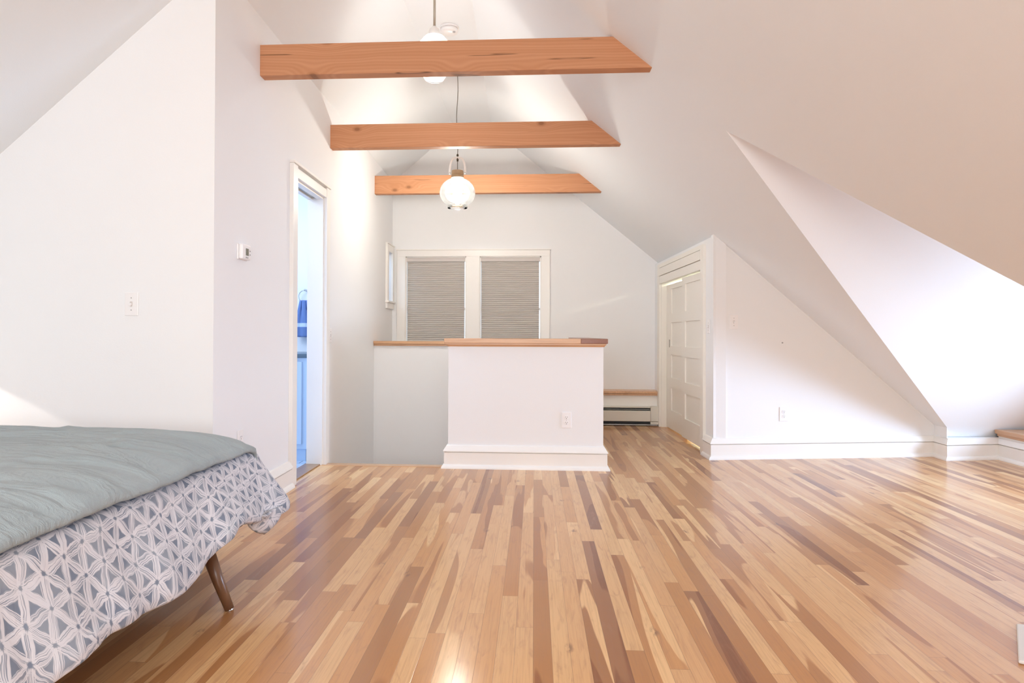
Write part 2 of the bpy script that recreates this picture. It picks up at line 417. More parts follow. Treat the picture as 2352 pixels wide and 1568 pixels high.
# ------------------------------------------------------------------ plan of the house
XL = lambda y: -1.603 - 0.0167 * (y - 5.0)                # long left wall
XR = lambda y: 1.4425 - 0.0313 * (y - 5.79)               # closet wall
OY = lambda x: 5.72 + 0.169 * (x - 1.378)                 # knee wall with the outlet
LW = lambda o, y, z: (XL(y) + o, y, z)
RW = lambda o, y, z: (XR(y) + o, y, z)
OW = lambda x, o, z: (x, OY(x) + o, z)
roofR = lambda x, y: 3.0097 - 0.0118 * (y - 5.0) - 0.8218 * x
roofL = lambda x: 4.1733 + 0.8476 * x
YN = 3.3326; YB = 8.0385; YF = -2.5; ZF = 3.38
XKL = -4.2; XKR = 3.34
xfl = (ZF - 4.1733) / 0.8476
xfr = lambda y: (3.0687 - 0.0118 * y - ZF) / 0.8218

# floor with the stairwell cut out
f = MB()
HX0, HX1, HY0, HY1 = -1.62, 0.40, 5.262, 7.05
t0, t1 = -0.06, 0.0
f.box(-4.3, 4.75, YF - 0.1, 3.38, t0, t1).box(-1.625, 4.75, 3.38, HY0, t0, t1)
f.box(HX1, 4.75, HY0, HY1, t0, t1).box(-1.66, 4.75, HY1, 8.2, t0, t1)
struct(f.build('floor', M['floor']))
struct(MB().box(-1.612, -0.66, 5.205, 5.285, -0.045, 0.004).build('trim_1', M['nosing'], bevel=0.004))

# ceiling: flat strip, two slopes, right one cut by the cross gable valleys
A = Vector((1.069, 3.968, 2.143)); B = Vector((3.336, 5.87, 0)); B.z = roofR(B.x, B.y)
Cc = Vector((3.79, 5.965, 0.242)); N2 = Vector((3.34, 2.583, roofR(3.34, 2.583)))
nrm = (B - A).cross(Cc - A).normalized()
def onfar(x, z): return A.y - ((x - A.x) * nrm.x + (z - A.z) * nrm.z) / nrm.y
XE = 4.62
E_ = Vector((XE, onfar(XE, A.z), A.z)); D_ = Vector((XE, onfar(XE, 0.0), 0.0)); Bd = Vector((B.x, onfar(B.x, 0.0), 0.0))
c = MB()
y0, y1 = YF, YB + 0.03
c.add([(xfl, y0, ZF), (xfr(y0), y0, ZF), (xfr(y1), y1, ZF), (xfl, y1, ZF)], [(0, 1, 2, 3)])
L = lambda x, y: (x, y, roofL(x))
c.add([L(xfl, y0), L(xfl, YN), L(XKL - 0.02, YN + 0.02), L(XKL - 0.02, y0)], [(0, 1, 2, 3)])
c.add([L(xfl, YN), L(xfl, y1), L(XL(y1) - 0.04, y1), L(XL(YN) - 0.04, YN)], [(0, 1, 2, 3)])
Rr = lambda x, y: (x, y, roofR(x, y))
xo = 3.36
yo = OY(xo) + 0.03
c.add([Rr(xfr(y0), y0), Rr(A.x, y0), Rr(A.x, A.y), Rr(A.x, y1), Rr(xfr(y1), y1)], [(0, 1, 2, 3, 4)])
c.add([Rr(A.x, y0), Rr(XKR + 0.01, y0), Rr(XKR + 0.01, N2.y), Rr(A.x, A.y)], [(0, 1, 2, 3)])
c.add([Rr(A.x, A.y), Rr(B.x, B.y), Rr(xo, yo), Rr(1.47, OY(1.47) + 0.03), Rr(A.x, OY(1.47) + 0.03)], [(0, 1, 2, 3, 4)])
c.add([Rr(A.x, OY(1.47) + 0.03), Rr(1.47, OY(1.47) + 0.03), Rr(1.47, y1), Rr(A.x, y1)], [(0, 1, 2, 3)])
struct(c.build('ceiling', M['ceiling']))
# cross gable (its window end lies outside the picture on the right)
g = MB()
g.add([A, B, Bd, D_, E_], [(0, 1, 2, 3, 4)])
Fn = Vector((XE, 2.583 - 0.02, 0.30))
Fn = Vector((XE, 0, 0.30)); v1 = N2 - A; v2 = E_ - A; nn = v1.cross(v2); Fn.y = A.y - ((Fn.x - A.x) * nn.x + (Fn.z - A.z) * nn.z) / nn.y
g.add([A, N2, Fn, E_], [(0, 1, 2, 3)])
g.add([N2, Fn, (Fn.x, Fn.y, 0), (N2.x, N2.y, 0)], [(0, 1, 2, 3)])
struct(g.build('wall_dormer_slopes', M['wall']))
# gable end with the window opening
ge = MB(); wy0, wy1, wz0, wz1 = 3.15, 4.95, 0.42, 1.40
ge.box(XE, XE + 0.1, 2.3, 6.4, 0, wz0).box(XE, XE + 0.1, 2.3, wy0, wz0, wz1).box(XE, XE + 0.1, wy1, 6.4, wz0, wz1).box(XE, XE + 0.1, 2.3, 6.4, wz1, 2.2)
struct(ge.build('wall_dormer_end', M['wall']))
w = MB()
for a, b, c0, c1 in ((wy0 - .08, wy0, wz0 - .08, wz1 + .08), (wy1, wy1 + .08, wz0 - .08, wz1 + .08)): w.box(XE - .02, XE, a, b, c0, c1)
w.box(XE - .02, XE, wy0, wy1, wz1, wz1 + .08).box(XE - .04, XE, wy0 - .1, wy1 + .1, wz0 - .04, wz0)
w.box(XE + .03, XE + .06, 3.97, 4.03, wz0, wz1)
w3 = struct(w.build('window_3', M['trim']))
# ledge along the gable end
lg = MB(); lg.box(3.76, XE, 2.6, onfar(3.76, 0.24) + 0.0, 0.205, 0.238); 
struct(lg.build('trim_2', M['ledge'], bevel=0.004))
lg = MB(); lg.box(3.775, 3.79, 2.6, 5.955, 0.185, 0.205)
struct(lg.build('trim_3', M['ledge'], bevel=0.004))
struct(MB().box(3.79, 3.85, 2.6, 5.96, 0, 0.204).build('wall_ledge', M['trim']))

# near left wall (faces the camera), long left wall, back wall
nl = MB(); xa = XL(YN)
poly = [(XKL - .1, -0.05), (xa, -0.05), (xa, roofL(xa) + .03), (XKL - .1, roofL(XKL - .1) + .03)]
nl.prism(poly, lambda x, z: (x, YN, z), lambda x, z: (x, YN + 0.10, z))
struct(nl.build('wall_left_front', M['wall']))
TL = 0.115; DY0, DY1, DZ = 4.53, 5.22, 2.04; SW = (7.715, 7.945, 1.37, 1.925)
wl = MB(); top = 2.86
def lpiece(a, b, z0, z1): wl.box(-TL, 0, a, b, z0, z1, LW)
lpiece(YN + 0.001, DY0, -0.05, top); lpiece(DY0, DY1, DZ, top); lpiece(DY1, SW[0], -2.7, top)
lpiece(SW[0], SW[1], -2.7, SW[2]); lpiece(SW[0], SW[1], SW[3], top); lpiece(SW[1], 8.2, -2.7, top)
struct(wl.build('wall_left', M['wall']))
wb = MB(); Z0, Z1 = 0.72, 1.90
def bp(poly): wb.prism(poly, lambda x, z: (x, YB, z), lambda x, z: (x, YB + 0.14, z))
def brect(a, b, z0, z1): bp([(a, z0), (b, z0), (b, z1), (a, z1)])
brect(-1.75, 1.50, -2.7, Z0); brect(-1.75, -1.497, Z0, Z1); brect(-0.788, -0.631, Z0, Z1); brect(0.078, 1.50, Z0, Z1)
bp([(-1.75, Z1), (1.50, Z1), (0.1, 3.45), (-1.3, 3.45), (-1.75, 2.86)])
struct(wb.build('wall_back', M['wall']))
# closet wall
wr = MB(); RO = (6.04, 7.69, 1.56)
def rpiece(a, b, z0, z1): wr.box(0, 0.10, a, b, z0, z1, RW)
rpiece(5.735, RO[0], -0.05, 1.80); rpiece(RO[0], RO[1], RO[2], 1.80); rpiece(RO[1], 8.1, -0.05, 1.80)
struct(wr.build('wall_right', M['wall']))
# knee wall with the outlet, beside the cross gable
ow = MB(); xs = XR(5.735)
poly = [(xs, -0.05), (3.40, -0.05), (3.40, roofR(3.40, OY(3.40)) + .02), (xs + .05, roofR(xs + .05, OY(xs)) + .02), (xs, roofR(xs, OY(xs)) + .012)]
ow.prism(poly, lambda x, z: OW(x, 0, z), lambda x, z: OW(x, 0.08, z))
struct(ow.build('wall_right_gable', M['wall']))
rt = MB().prism([(3.336, 5.875), (3.345, 5.885), (3.42, 6.07), (3.336, 6.07)], lambda x, y: (x, y, 0), lambda x, y: (x, y, min(.262, roofR(x, y) + .004)))
struct(rt.build('wall_return', M['wall']))
rt = MB(); rt.prism([(3.336, 5.857), (3.80, 5.955), (3.80, 6.02), (3.336, 5.93)], lambda x, y: (x, y, 0), lambda x, y: (x, y, 0.172))
struct(rt.build('wall_dormer_base', M['wall']))
struct(MB().box(XKR, XKR + .1, YF, 2.583, 0, 0.36).build('wall_right_knee', M['wall']))
struct(MB().box(XKL - .1, XKL, YF, YN, 0, 0.64).build('wall_left_knee', M['wall']))
# wall behind the camera with a window opening added for the fill light
wf = MB()
def fp(poly): wf.prism(poly, lambda x, z: (x, YF - 0.1, z), lambda x, z: (x, YF, z))
def frect(a, b, z0, z1): fp([(a, z0), (b, z0), (b, z1), (a, z1)])
frect(XKL - .1, 3.5, 0, 0.9); frect(XKL - .1, -1.7, .9, 2.2); frect(1.1, 3.5, .9, 2.2); frect(XKL - .1, 3.5, 2.2, 3.45)
struct(wf.build('wall_front', M['wall']))
w = MB().box(-1.8, -1.7, YF, YF + .03, .8, 2.3).box(1.1, 1.2, YF, YF + .03, .8, 2.3).box(-1.7, 1.1, YF, YF + .03, 2.2, 2.3).box(-1.85, 1.25, YF, YF + .06, .85, .9)
w.box(-.78, -.72, YF - .05, YF - .01, .9, 2.2).box(.12, .18, YF - .05, YF - .01, .9, 2.2)
struct(w.build('fill_window', M['trim']))  # unseen frame, added around the opening of the frontal fill

# ------------------------------------------------------------------ baseboards
PROF = [(0, 0), (.048, 0), (.047, .010), (.040, .022), (.030, .028), (.028, .030), (.028, .1185), (.012, .119), (.012, .1245), (.034, .125), (.034, .131), (.012, .167), (.004, .171), (0, .171)]
def sweep(path, prof, zoff=0):
    b = MB(); pts = [Vector((p[0], p[1])) for p in path]; n = len(pts); k = len(prof)
    for i, p in enumerate(pts):
        dirs = []
        if i > 0: dirs.append((pts[i] - pts[i - 1]).normalized())
        if i < n - 1: dirs.append((pts[i + 1] - pts[i]).normalized())
        ns = [Vector((d.y, -d.x)) for d in dirs]
        if len(ns) == 2:
            mm = (ns[0] + ns[1]).normalized(); mm = mm / max(0.3, mm.dot(ns[0]))
        else: mm = ns[0]
        for o, z in prof: b.v.append((p.x + mm.x * o, p.y + mm.y * o, z + zoff))
    for i in range(n - 1):
        for j in range(k):
            jj = (j + 1) % k; b.f.append((i * k + j, i * k + jj, (i + 1) * k + jj, (i + 1) * k + j))
    b.f.append(tuple(range(k))); b.f.append(tuple((n - 1) * k + j for j in range(k))[::-1])
    return b
struct(sweep([(XKL, YN), (XL(YN), YN), (XL(4.44), 4.44)], PROF).build('baseboard_left', M['trim']))
struct(sweep([(XL(5.312), 5.312), (XL(5.35), 5.35)], PROF).build('baseboard_left_far', M['trim'])) if False else None
struct(sweep([(-.641, 5.30), (-.641, 5.197), (.512, 5.197), (.512, 7.17)], PROF).build('baseboard_stairs', M['trim']))
xc = XR(5.735)
struct(sweep([(XR(5.94), 5.94), (xc, 5.731), (3.336, OY(3.336)), (3.336, 5.857), (3.79, 5.955), (3.79, 2.62)], PROF).build('baseboard_right', M['trim']))

# ------------------------------------------------------------------ stairwell and half walls
st = MB()
st.box(-1.66, 0.39, 7.0465, 7.166, -2.7, -0.501)
hb = MB().box(-1.637, .512, 7.046, 7.166, -0.5, .878)
struct(hb.build('wall_stairs_back', M['wall']))
hf = MB().box(-.641, .512, 5.197, 5.317, -2.7, .91)
struct(hf.build('wall_stairs_front', M['wall']))
hs = MB().box(.392, .512, 5.318, 7.045, -2.7, .91)
struct(hs.build('wall_stairs_side', M['wall']))
struct(st.build('wall_stairs_below', M['wall']))
struct(MB().box(-1.75, .6, 5.2, 8.1, -2.76, -2.7).build('floor_below', M['tread']))
struct(MB().box(-1.75, -.52, 5.0, 5.204, -2.7, -.062).build('wall_stairs_near', M['wall']))
stp = thing('staircase', (-1.1, 5.8, -2.7), 'wooden stairs dropping from the floor edge into the open stairwell', 'staircase')
for i in range(8):
    ztop = -0.19 * (i + 1); ya = 5.285 + 0.225 * i
    if ya > 6.85: break
    MB().box(-1.60, -.65, ya, ya + .245, ztop - .03, ztop).build('tread', M['tread'], stp, bevel=.003)
    MB().box(-1.60, -.65, ya - .02, ya - .001, ztop, ztop + .16).build('riser', M['trim'], stp)
# wooden caps
def cap(x0, x1, y0_, y1_, ztop, th, name, mat, parent=None, ov=.03, nx0=True, nx1=True, ny0=True, ny1=True):
    e = [ov if q else 0 for q in (nx0, nx1, ny0, ny1)]; e2 = [ov * .6 if q else 0 for q in (nx0, nx1, ny0, ny1)]
    b = MB().box(x0 - e[0], x1 + e[1], y0_ - e[2], y1_ + e[3], ztop - th, ztop)
    return b, e2
b, e2 = cap(-.641, .345, 5.197, 5.317, .9685, .036, 'x', None, nx1=False)
o = struct(b.build('trim_4', M['cap'], bevel=.003)); b2, _ = cap(.345, .512, 5.197, 7.045, .9685, .036, 'x', None, nx0=False, ny1=False)
o = struct(b2.build('trim_5', M['cap_dark'], bevel=.003))
mo = sweep([(-.641, 5.317), (-.641, 5.197), (.512, 5.197), (.512, 7.04)], [(0, .908), (.006, .908), (.010, .916), (.020, .922), (.020, .932), (0, .932)])
struct(mo.build('trim_6', M['cap']))
struct(MB().box(-1.637, .54, 7.016, 7.196, .898, .926).build('trim_7', M['cap'], bevel=.003))
struct(MB().box(-1.637, .53, 7.028, 7.05, .878, .897).build('trim_8', M['cap'], bevel=.003))

# ------------------------------------------------------------------ ceiling beams
def beam(y, zb, hb, label, seed):
    t = .078; poly = []
    x0 = XL(y) - .02; zt = zb + hb
    xb = (3.0097 - .0118 * (y - 5) - zb) / .8218; xt = (3.0097 - .0118 * (y - 5) - zt) / .8218
    poly = [(x0, zb), (xb + .006, zb), (xt + .006, zt), (x0, zt)]
    b = MB().prism(poly, lambda x, z: (x, y, z), lambda x, z: (x, y + t, z))
    o = b.build('ceiling_beam', M['beam'], bevel=.003)
    return tag(o, label, 'beam', 'exposed wooden beams across the vault')
beam(3.9174, 2.4879, .1788, 'reddish fir beam nearest the camera, longest and highest of the three', 1)
beam(5.3902, 2.4622, .1851, 'middle fir beam, with the thin cord of the globe pendant passing behind it', 2)
beam(7.0405, 2.4342, .1853, 'palest fir beam, farthest back, behind the glass globe pendant', 3)

# ------------------------------------------------------------------ pendants
PX, PY = -.690, 6.20
t = thing('pendant_lamp', (PX, PY, ZF), 'clear glass globe pendant with wooden collar and white strap, in front of far beam', 'lamp')
cordpts = [(PX, PY, ZF)] + [(PX + .006 * math.sin(i * .9) - .004, PY, ZF - .05 - i * .075) for i in range(11)] + [(PX, PY, 2.46)]
MB().tube(cordpts, .0035, 8).build('cord', M['cord'], t, smooth=True)
MB().lathe([(.001, 0), (.055, 0), (.055, -.012), (.012, -.03), (.001, -.03)], (PX, PY, ZF)).build('canopy', M['leather'], t, smooth=True)
MB().lathe([(.001, 2.463), (.052, 2.463), (.054, 2.458), (.054, 2.425), (.051, 2.422), (.055, 2.418), (.056, 2.398), (.001, 2.398)], (PX, PY, 0), 36).build('collar', M['socket_wood'], t, smooth=False)
gp = []
for i in range(25):
    a = math.radians(22 + (128 - 22) * i / 24.0) if False else None
zc, rz, rx = 2.262, .138, .160
a0, a1 = math.radians(21), math.radians(146)
gp.append((.054, 2.405))
for i in range(29):
    a = a0 + (a1 - a0) * i / 28.0; gp.append((rx * math.sin(a), zc + rz * math.cos(a)))
gp += [(.090, 2.140), (.092, 2.130), (.088, 2.128)]
o = MB().lathe(gp, (PX, PY, 0), 48).build('glass_globe', M['globe'], t, smooth=True)
o2 = MB().sphere((PX, PY, 2.285), .043, 24, 16, 1.15).build('bulb', M['bulb'], t, smooth=True)
MB().lathe([(.001, 2.40), (.020, 2.40), (.020, 2.335), (.014, 2.33), (.001, 2.33)], (PX, PY, 0), 20).build('bulb_socket', M['leather'], t, smooth=True)
sp_ = []
for sgn in (-1, 1):
    pts = []
    for i in range(15):
        q = i / 14.0; ang = q * PI / 2
        pts.append((PX + sgn * (.066 * math.sin(PI / 2 - ang * 0.999) ** .55 + .004) if i < 14 else PX + sgn * .004, PY - .01 * q, 2.435 + .142 * math.sin(ang) ** 1.0 if True else 0))
    sp_.append(pts)
st_ = MB()
full = sp_[0] + sp_[1][::-1]
vs = []; fs = []
for i, p in enumerate(full):
    p = Vector(p); d = (Vector(full[min(i + 1, len(full) - 1)]) - Vector(full[max(i - 1, 0)])).normalized(); nn_ = Vector((d.z, 0, -d.x))
    for dy in (-.002, .002):
        for dn in (-.010, .010): vs.append(p + nn_ * dn + Vector((0, dy, 0)))
for i in range(len(full) - 1):
    a = i * 4; b_ = a + 4
    fs += [(a, a + 1, b_ + 1, b_), (a + 1, a + 3, b_ + 3, b_ + 1), (a + 3, a + 2, b_ + 2, b_ + 3), (a + 2, a, b_, b_ + 2)]
st_.add(vs, fs); st_.build('strap', M['leather'], t, smooth=True)
for sgn in (-1, 1): MB().sphere((PX + sgn * .070, PY - .012, 2.437), .008, 12, 8).build('rivet', M['steel'], t, smooth=True)
MB().lathe([(.001, 2.615), (.007, 2.612), (.011, 2.60), (.006, 2.59), (.012, 2.58), (.013, 2.568), (.007, 2.56), (.010, 2.55), (.001, 2.545)], (PX, PY, 0), 16).build('cord_clamp', M['bronze'], t, smooth=True)

QX, QY = -.688, 4.72
t = thing('pendant_lamp', (QX, QY, ZF), 'lit pendant on a straight rod, mostly hidden behind the nearest beam', 'lamp')
MB().tube([(QX, QY, ZF), (QX, QY, 3.09)], .0085, 12).build('rod', M['rod'], t, smooth=True)
MB().lathe([(.001, 0), (.06, 0), (.06, -.015), (.012, -.03), (.001, -.03)], (QX, QY, ZF)).build('canopy', M['leather'], t, smooth=True)
MB().lathe([(.001, 3.105), (.012, 3.105), (.020, 3.095), (.033, 3.085), (.038, 3.07), (.038, 3.03), (.001, 3.03)], (QX, QY, 0), 28).build('dome_cap', M['leather'], t, smooth=True)
gp = [(.038, 3.045), (.07, 3.03), (.10, 2.99), (.115, 2.93), (.115, 2.86), (.10, 2.81), (.08, 2.765), (.06, 2.735), (.001, 2.73)]
MB().lathe(gp, (QX, QY, 0), 40).build('glass_shade', M['frost'], t, smooth=True)
MB().sphere((QX, QY, 2.90), .043, 24, 16, 1.15).build('bulb', M['bulb_far'], t, smooth=True)

# smoke detector
t = thing('smoke_detector', (-.665, 5.36, ZF), 'round white smoke detector on the ceiling just above the nearest beam', 'smoke detector')
MB().lathe([(.001, 0), (.075, 0), (.075, -.012), (.001, -.012)], (-.665, 5.36, ZF), 40).build('base_ring', M['plastic'], t, smooth=False)
MB().lathe([(.001, -.0125), (.066, -.0125), (.068, -.03), (.060, -.045), (.03, -.05), (.001, -.05)], (-.665, 5.36, ZF), 40).build('cover', M['plastic'], t, smooth=True)
MB().lathe([(.001, -.048), (.010, -.048), (.010, -.053), (.001, -.053)], (-.625, 5.33, ZF), 16).build('test_button', M['grey'], t, smooth=False)

# ------------------------------------------------------------------ bathroom doorway (left)
dr = MB()
P = .027
dr.box(0, P, DY0 - .09, DY0 + .002, 0, 2.115, LW)
dr.box(0, P, DY1 - .002, DY1 + .09, 0, 2.115, LW)
d1 = struct(dr.build('door_1', M['trim'], bevel=.002))
h_ = MB(); h_.box(0, P - .004, DY0 + .003, DY1 - .003, DZ - .004, 2.10, LW); h_.build('head_casing', M['trim'], d1, bevel=.002)
h_ = MB(); h_.box(0, P + .008, DY0 - .09, DY1 + .09, 2.116, 2.134, LW); h_.build('cap_moulding', M['trim'], d1, bevel=.003)
j = MB(); j.box(-TL - .006, .0005, DY1 - .014, DY1 + .001, 0, DZ, LW); j.box(-TL - .006, .0005, DY0 - .001, DY0 + .014, 0, DZ, LW)
j.box(-TL - .006, -.085, DY0 + .014, DY1 - .014, DZ - .018, DZ, LW); j.box(-.045, .0005, DY0 + .014, DY1 - .014, DZ - .018, DZ, LW)
j.build('jamb', M['trim'], d1)
j = MB(); j.box(-.085, -.045, DY0 + .014, DY1 - .014, DZ - .006, DZ, LW); j.build('track_slot', M['alu'], d1)
struct(MB().box(-TL - .02, -.015, DY0, DY1, 0, .010, LW).build('trim_9', M['threshold'], bevel=.003))
# bathroom room beyond
bf = MB().box(-3.7, -1.72, 3.44, 8.1, -.05, .004); struct(bf.build('floor_bathroom', M['tile']))
bw = MB().box(-3.8, -1.735, 5.93, 6.0, 0, 2.4).box(-3.8, -3.7, 3.44, 8.2, 0, 2.4).box(-3.8, -1.70, 3.432, 3.46, 0, 2.4)
bw.box(-3.8, -1.73, 3.44, 8.2, 2.4, 2.45).box(-3.8, -1.74, 8.1, 8.2, 0, 2.4)
struct(bw.build('wall_bathroom', M['bathwall']))
t = thing('bathroom_vanity', (-2.4, 5.6, 0), 'pale blue bathroom vanity with dark counter, seen through the left doorway', 'vanity')
MB().box(-3.2, -1.765, 5.32, 5.925, .10, .812).build('cabinet', M['vanity'], t, bevel=.003)
MB().box(-3.18, -1.78, 5.35, 5.92, .004, .10).build('toe_kick', M['vanity'], t)
MB().box(-3.22, -1.745, 5.30, 5.928, .813, .842).build('countertop', M['counter'], t, bevel=.003)
for k in range(2):
    dd = MB().box(-3.15 + .7 * k, -2.50 + .7 * k, 5.302, 5.319, .14, .78).build('cabinet_door', M['vanity'], t, bevel=.003)
    MB().tube([(-2.56 + .15 * k, 5.295, .52), (-2.56 + .15 * k, 5.285, .54), (-2.56 + .15 * k, 5.285, .62), (-2.56 + .15 * k, 5.295, .64)], .005, 8).build('handle', M['steel'], dd, smooth=True)
tw = MB(); vs = []; fs = []; nx, nz = 10, 24
for i in range(nz + 1):
    q = i / nz; z = 1.285 - .315 * q; wdt = .03 + .045 * min(1, q * 1.6)
    for jx in range(nx + 1):
        p_ = jx / nx * 2 - 1; vs.append((-1.975 + p_ * wdt, 5.885 - .012 * math.cos(p_ * 7) - .012 * (1 - p_ * p_), z))
for i in range(nz):
    for jx in range(nx):
        a = i * (nx + 1) + jx; fs.append((a, a + 1, a + nx + 2, a + nx + 1))
tw.add(vs, fs); o = tw.build('hand_towel', M['towel'], smooth=True)
md = o.modifiers.new('thick', 'SOLIDIFY'); md.thickness = .012
tag(o, 'blue hand towel with a light band hanging inside the left doorway', 'towel')
rg = MB(); pts = [(-1.975 + .055 * math.cos(a * PI / 10), 5.895, 1.32 + .055 * math.sin(a * PI / 10)) for a in range(21)]
rg.tube(pts, .004, 8); rg.tube([(-1.975, 5.93, 1.375), (-1.975, 5.89, 1.375)], .008, 8)
tag(rg.build('towel_ring', M['steel'], smooth=True), 'thin metal ring holding the blue hand towel', 'towel ring')

# ------------------------------------------------------------------ small interior window on the left wall
sw = MB()
y0_, y1_, z0_, z1_ = SW
sw.box(0, .024, y0_ - .085, y0_, z0_, z1_ + .08, LW).box(0, .024, y1_, 8.03, z0_, z1_ + .08, LW).box(0, .023, y0_, y1_, z1_, z1_ + .08, LW)
w2 = struct(sw.build('window_2', M['trim'], bevel=.002))
MB().box(-TL - .002, .04, y0_ - .10, 8.032, z0_ - .020, z0_, LW).build('window_sill', M['trim'], w2, bevel=.002)
MB().box(0, .022, y0_ - .08, 8.02, z0_ - .085, z0_ - .021, LW).build('apron', M['trim'], w2, bevel=.003)
MB().box(0, .032, y0_ - .09, 8.03, z1_ + .081, z1_ + .092, LW).build('cap_moulding', M['trim'], w2)

# ------------------------------------------------------------------ back windows
wn = MB(); yf = YB - .022
ZT = Z1
wn.box(-1.595, -1.497, yf, YB, .62, ZT).box(.078, .178, yf, YB, .62, ZT).box(-.788, -.631, yf, YB, .62, ZT).box(-1.595, .178, yf, YB, ZT, 1.972)
win = struct(wn.build('window_1', M['trim'], bevel=.002))
MB().box(-1.605, .19, yf - .008, YB, 1.973, 1.984).build('cap_moulding', M['trim'], win)
MB().box(-1.605, .19, YB - .05, YB + .005, .70, .72).build('window_sill', M['trim'], win, bevel=.003)
for a, b_ in ((-1.497, -.788), (-.631, .078)):
    fr = MB()
    fr.box(a, a + .012, YB, YB + .12, Z0, ZT).box(b_ - .012, b_, YB, YB + .12, Z0, ZT).box(a, b_, YB, YB + .12, ZT - .012, ZT + .0).box(a, b_, YB, YB + .12, Z0, Z0 + .012)
    fr.box(a + .012, b_ - .012, YB + .09, YB + .115, 1.28, 1.31)
    fo = fr.build('sash', M['trim'], win)
    MB().box(a + .002, b_ - .002, YB + .10, YB + .105, Z0, ZT).build('pane', M['pane'], fo)
def blind(a, b_, label):
    t = thing('window_blind', ((a + b_) / 2, YB + .03, ZT), label, 'blind', 'honeycomb blinds in the back window')
    MB().box(a + .003, b_ - .003, YB + .008, YB + .05, ZT - .058, ZT - .014).build('headrail', M['fabric_edge'], t, bevel=.002)
    z = ZT - .0585; pitch = .0222; xs0, xs1 = a + .018, b_ - .022
    vs = []; fs = []; k = 0
    prof = [];
    n = int((z - .78) / pitch)
    for i in range(n + 1):
        zz = z - i * pitch
        prof += [(YB + .030, zz), (YB + .018, zz - pitch * .35), (YB + .018, zz - pitch * .65)]
    prof.append((YB + .030, z - (n + 1) * pitch))
    for y_, z_ in prof: vs += [(xs0, y_, z_), (xs1, y_, z_), (xs0, 2 * (YB + .031) - y_, z_), (xs1, 2 * (YB + .031) - y_, z_)]
    for i in range(len(prof) - 1):
        a_ = i * 4; c_ = a_ + 4; fs += [(a_, a_ + 1, c_ + 1, c_), (a_ + 2, c_ + 2, c_ + 3, a_ + 3), (a_, c_, c_ + 2, a_ + 2), (a_ + 1, a_ + 3, c_ + 3, c_ + 1)]
    MB().add(vs, fs).build('shade_fabric', M['blind'], t)
    zb = prof[-1][1]
    MB().box(xs0, xs1, YB + .012, YB + .05, zb - .02, zb).build('bottom_rail', M['fabric_edge'], t, bevel=.002)
blind(-1.497, -.788, 'lowered grey honeycomb blind in the left half of the back window')
blind(-.631, .078, 'lowered grey honeycomb blind in the right half of the back window')

# ------------------------------------------------------------------ shelf box and baseboard heater under the back wall
XS = XR(7.78) - .012
struct(MB().box(.56, XS, 7.765, YB, .352, .378).build('trim_10', M['ledge'], bevel=.003))
struct(MB().box(.56, XS, 7.775, 7.795, .330, .351).build('trim_11', M['ledge'], bevel=.002))
struct(MB().box(.56, XS, 7.80, YB, 0, .329).build('wall_back_box', M['trim']))
t = thing('baseboard_heater', (1.0, 7.78, 0), 'cream enamel baseboard heater with dark slots, below the low back shelf', 'heater')
hx0, hx1, hc = .57, XS - .005, 1.275
MB().box(hx0, hc, 7.735, 7.795, .050, .168).build('front_panel', M['heater'], t, bevel=.004)
MB().box(hx0, hc, 7.735, 7.798, .198, .214).build('top_panel', M['heater'], t, bevel=.003)
MB().box(hx0, hc, 7.742, 7.797, .180, .184).build('damper', M['alu'], t)
MB().box(hx0, hc, 7.785, 7.798, .012, .198).build('back_plate', M['dark'], t)
MB().box(hx0, hc, 7.738, 7.797, .010, .018).build('bottom_rail', M['alu'], t)
MB().box(hc + .001, hx1, 7.730, 7.797, .052, .216).build('end_cap', M['heater'], t, bevel=.004)
MB().box(hc + .001, hx1 - .004, 7.736, 7.797, .018, .049).build('end_foot', M['heater'], t, bevel=.002)

# ------------------------------------------------------------------ closet doors (right)
dc = MB(); P = .025
def zt_at(y, off=0): return roofR(XR(y) - off, y) - .004
dc.prism([(5.945, 0), (6.037, 0), (6.037, 1.765), (5.945, 1.765)], lambda y, z: RW(-P, y, z), lambda y, z: RW(0, y, z))
dc.prism([(7.693, 0), (7.79, 0), (7.79, 1.765), (7.693, 1.765)], lambda y, z: RW(-P, y, z), lambda y, z: RW(0, y, z))
d2 = struct(dc.build('door_2', M['door'], bevel=.002))
MB().box(-P + .003, 0, 6.038, 7.692, RO[2] - .004, 1.636, RW).build('head_casing', M['door'], d2, bevel=.002)
MB().box(-P - .004, 0, 6.038, 7.75, 1.641, 1.722, RW).build('head_fascia', M['door'], d2, bevel=.002)
MB().box(-P + .002, 0, 6.038, 7.79, 1.728, 1.768, RW).build('head_cap', M['door'], d2, bevel=.002)
j = MB(); j.box(-.001, .101, RO[1] - .012, RO[1] + .001, 0, RO[2], RW).box(-.001, .101, RO[0] - .001, RO[0] + .012, 0, RO[2], RW)
j.build('jamb', M['door'], d2)
rows = [(.205, .445), (.549, .79), (.885, 1.13), (1.225, 1.485)]
def closet_door(ya, yb, pa, pb, off, z0d, z1d, name):
    b = MB(); T = .034
    b.box(off, off + T, ya, pa, z0d, z1d, RW).box(off, off + T, pb, yb, z0d, z1d, RW)
    zs = [z0d] + [v for r in rows for v in r] + [z1d]
    for i in range(0, len(zs), 2): b.box(off, off + T, pa, pb, zs[i], zs[i + 1], RW)
    o = b.build(name, M['door'], d2)
    p = MB(); p.box(off + .012, off + .022, pa - .005, pb + .005, z0d + .05, z1d - .02, RW); p.build('panel', M['door'], o)
    return o
closet_door(6.05, 6.825, 6.16, 6.71, .012, .024, 1.546, 'sliding_door')
o = closet_door(6.79, 7.672, 6.92, 7.46, .052, .010, 1.535, 'sliding_door')
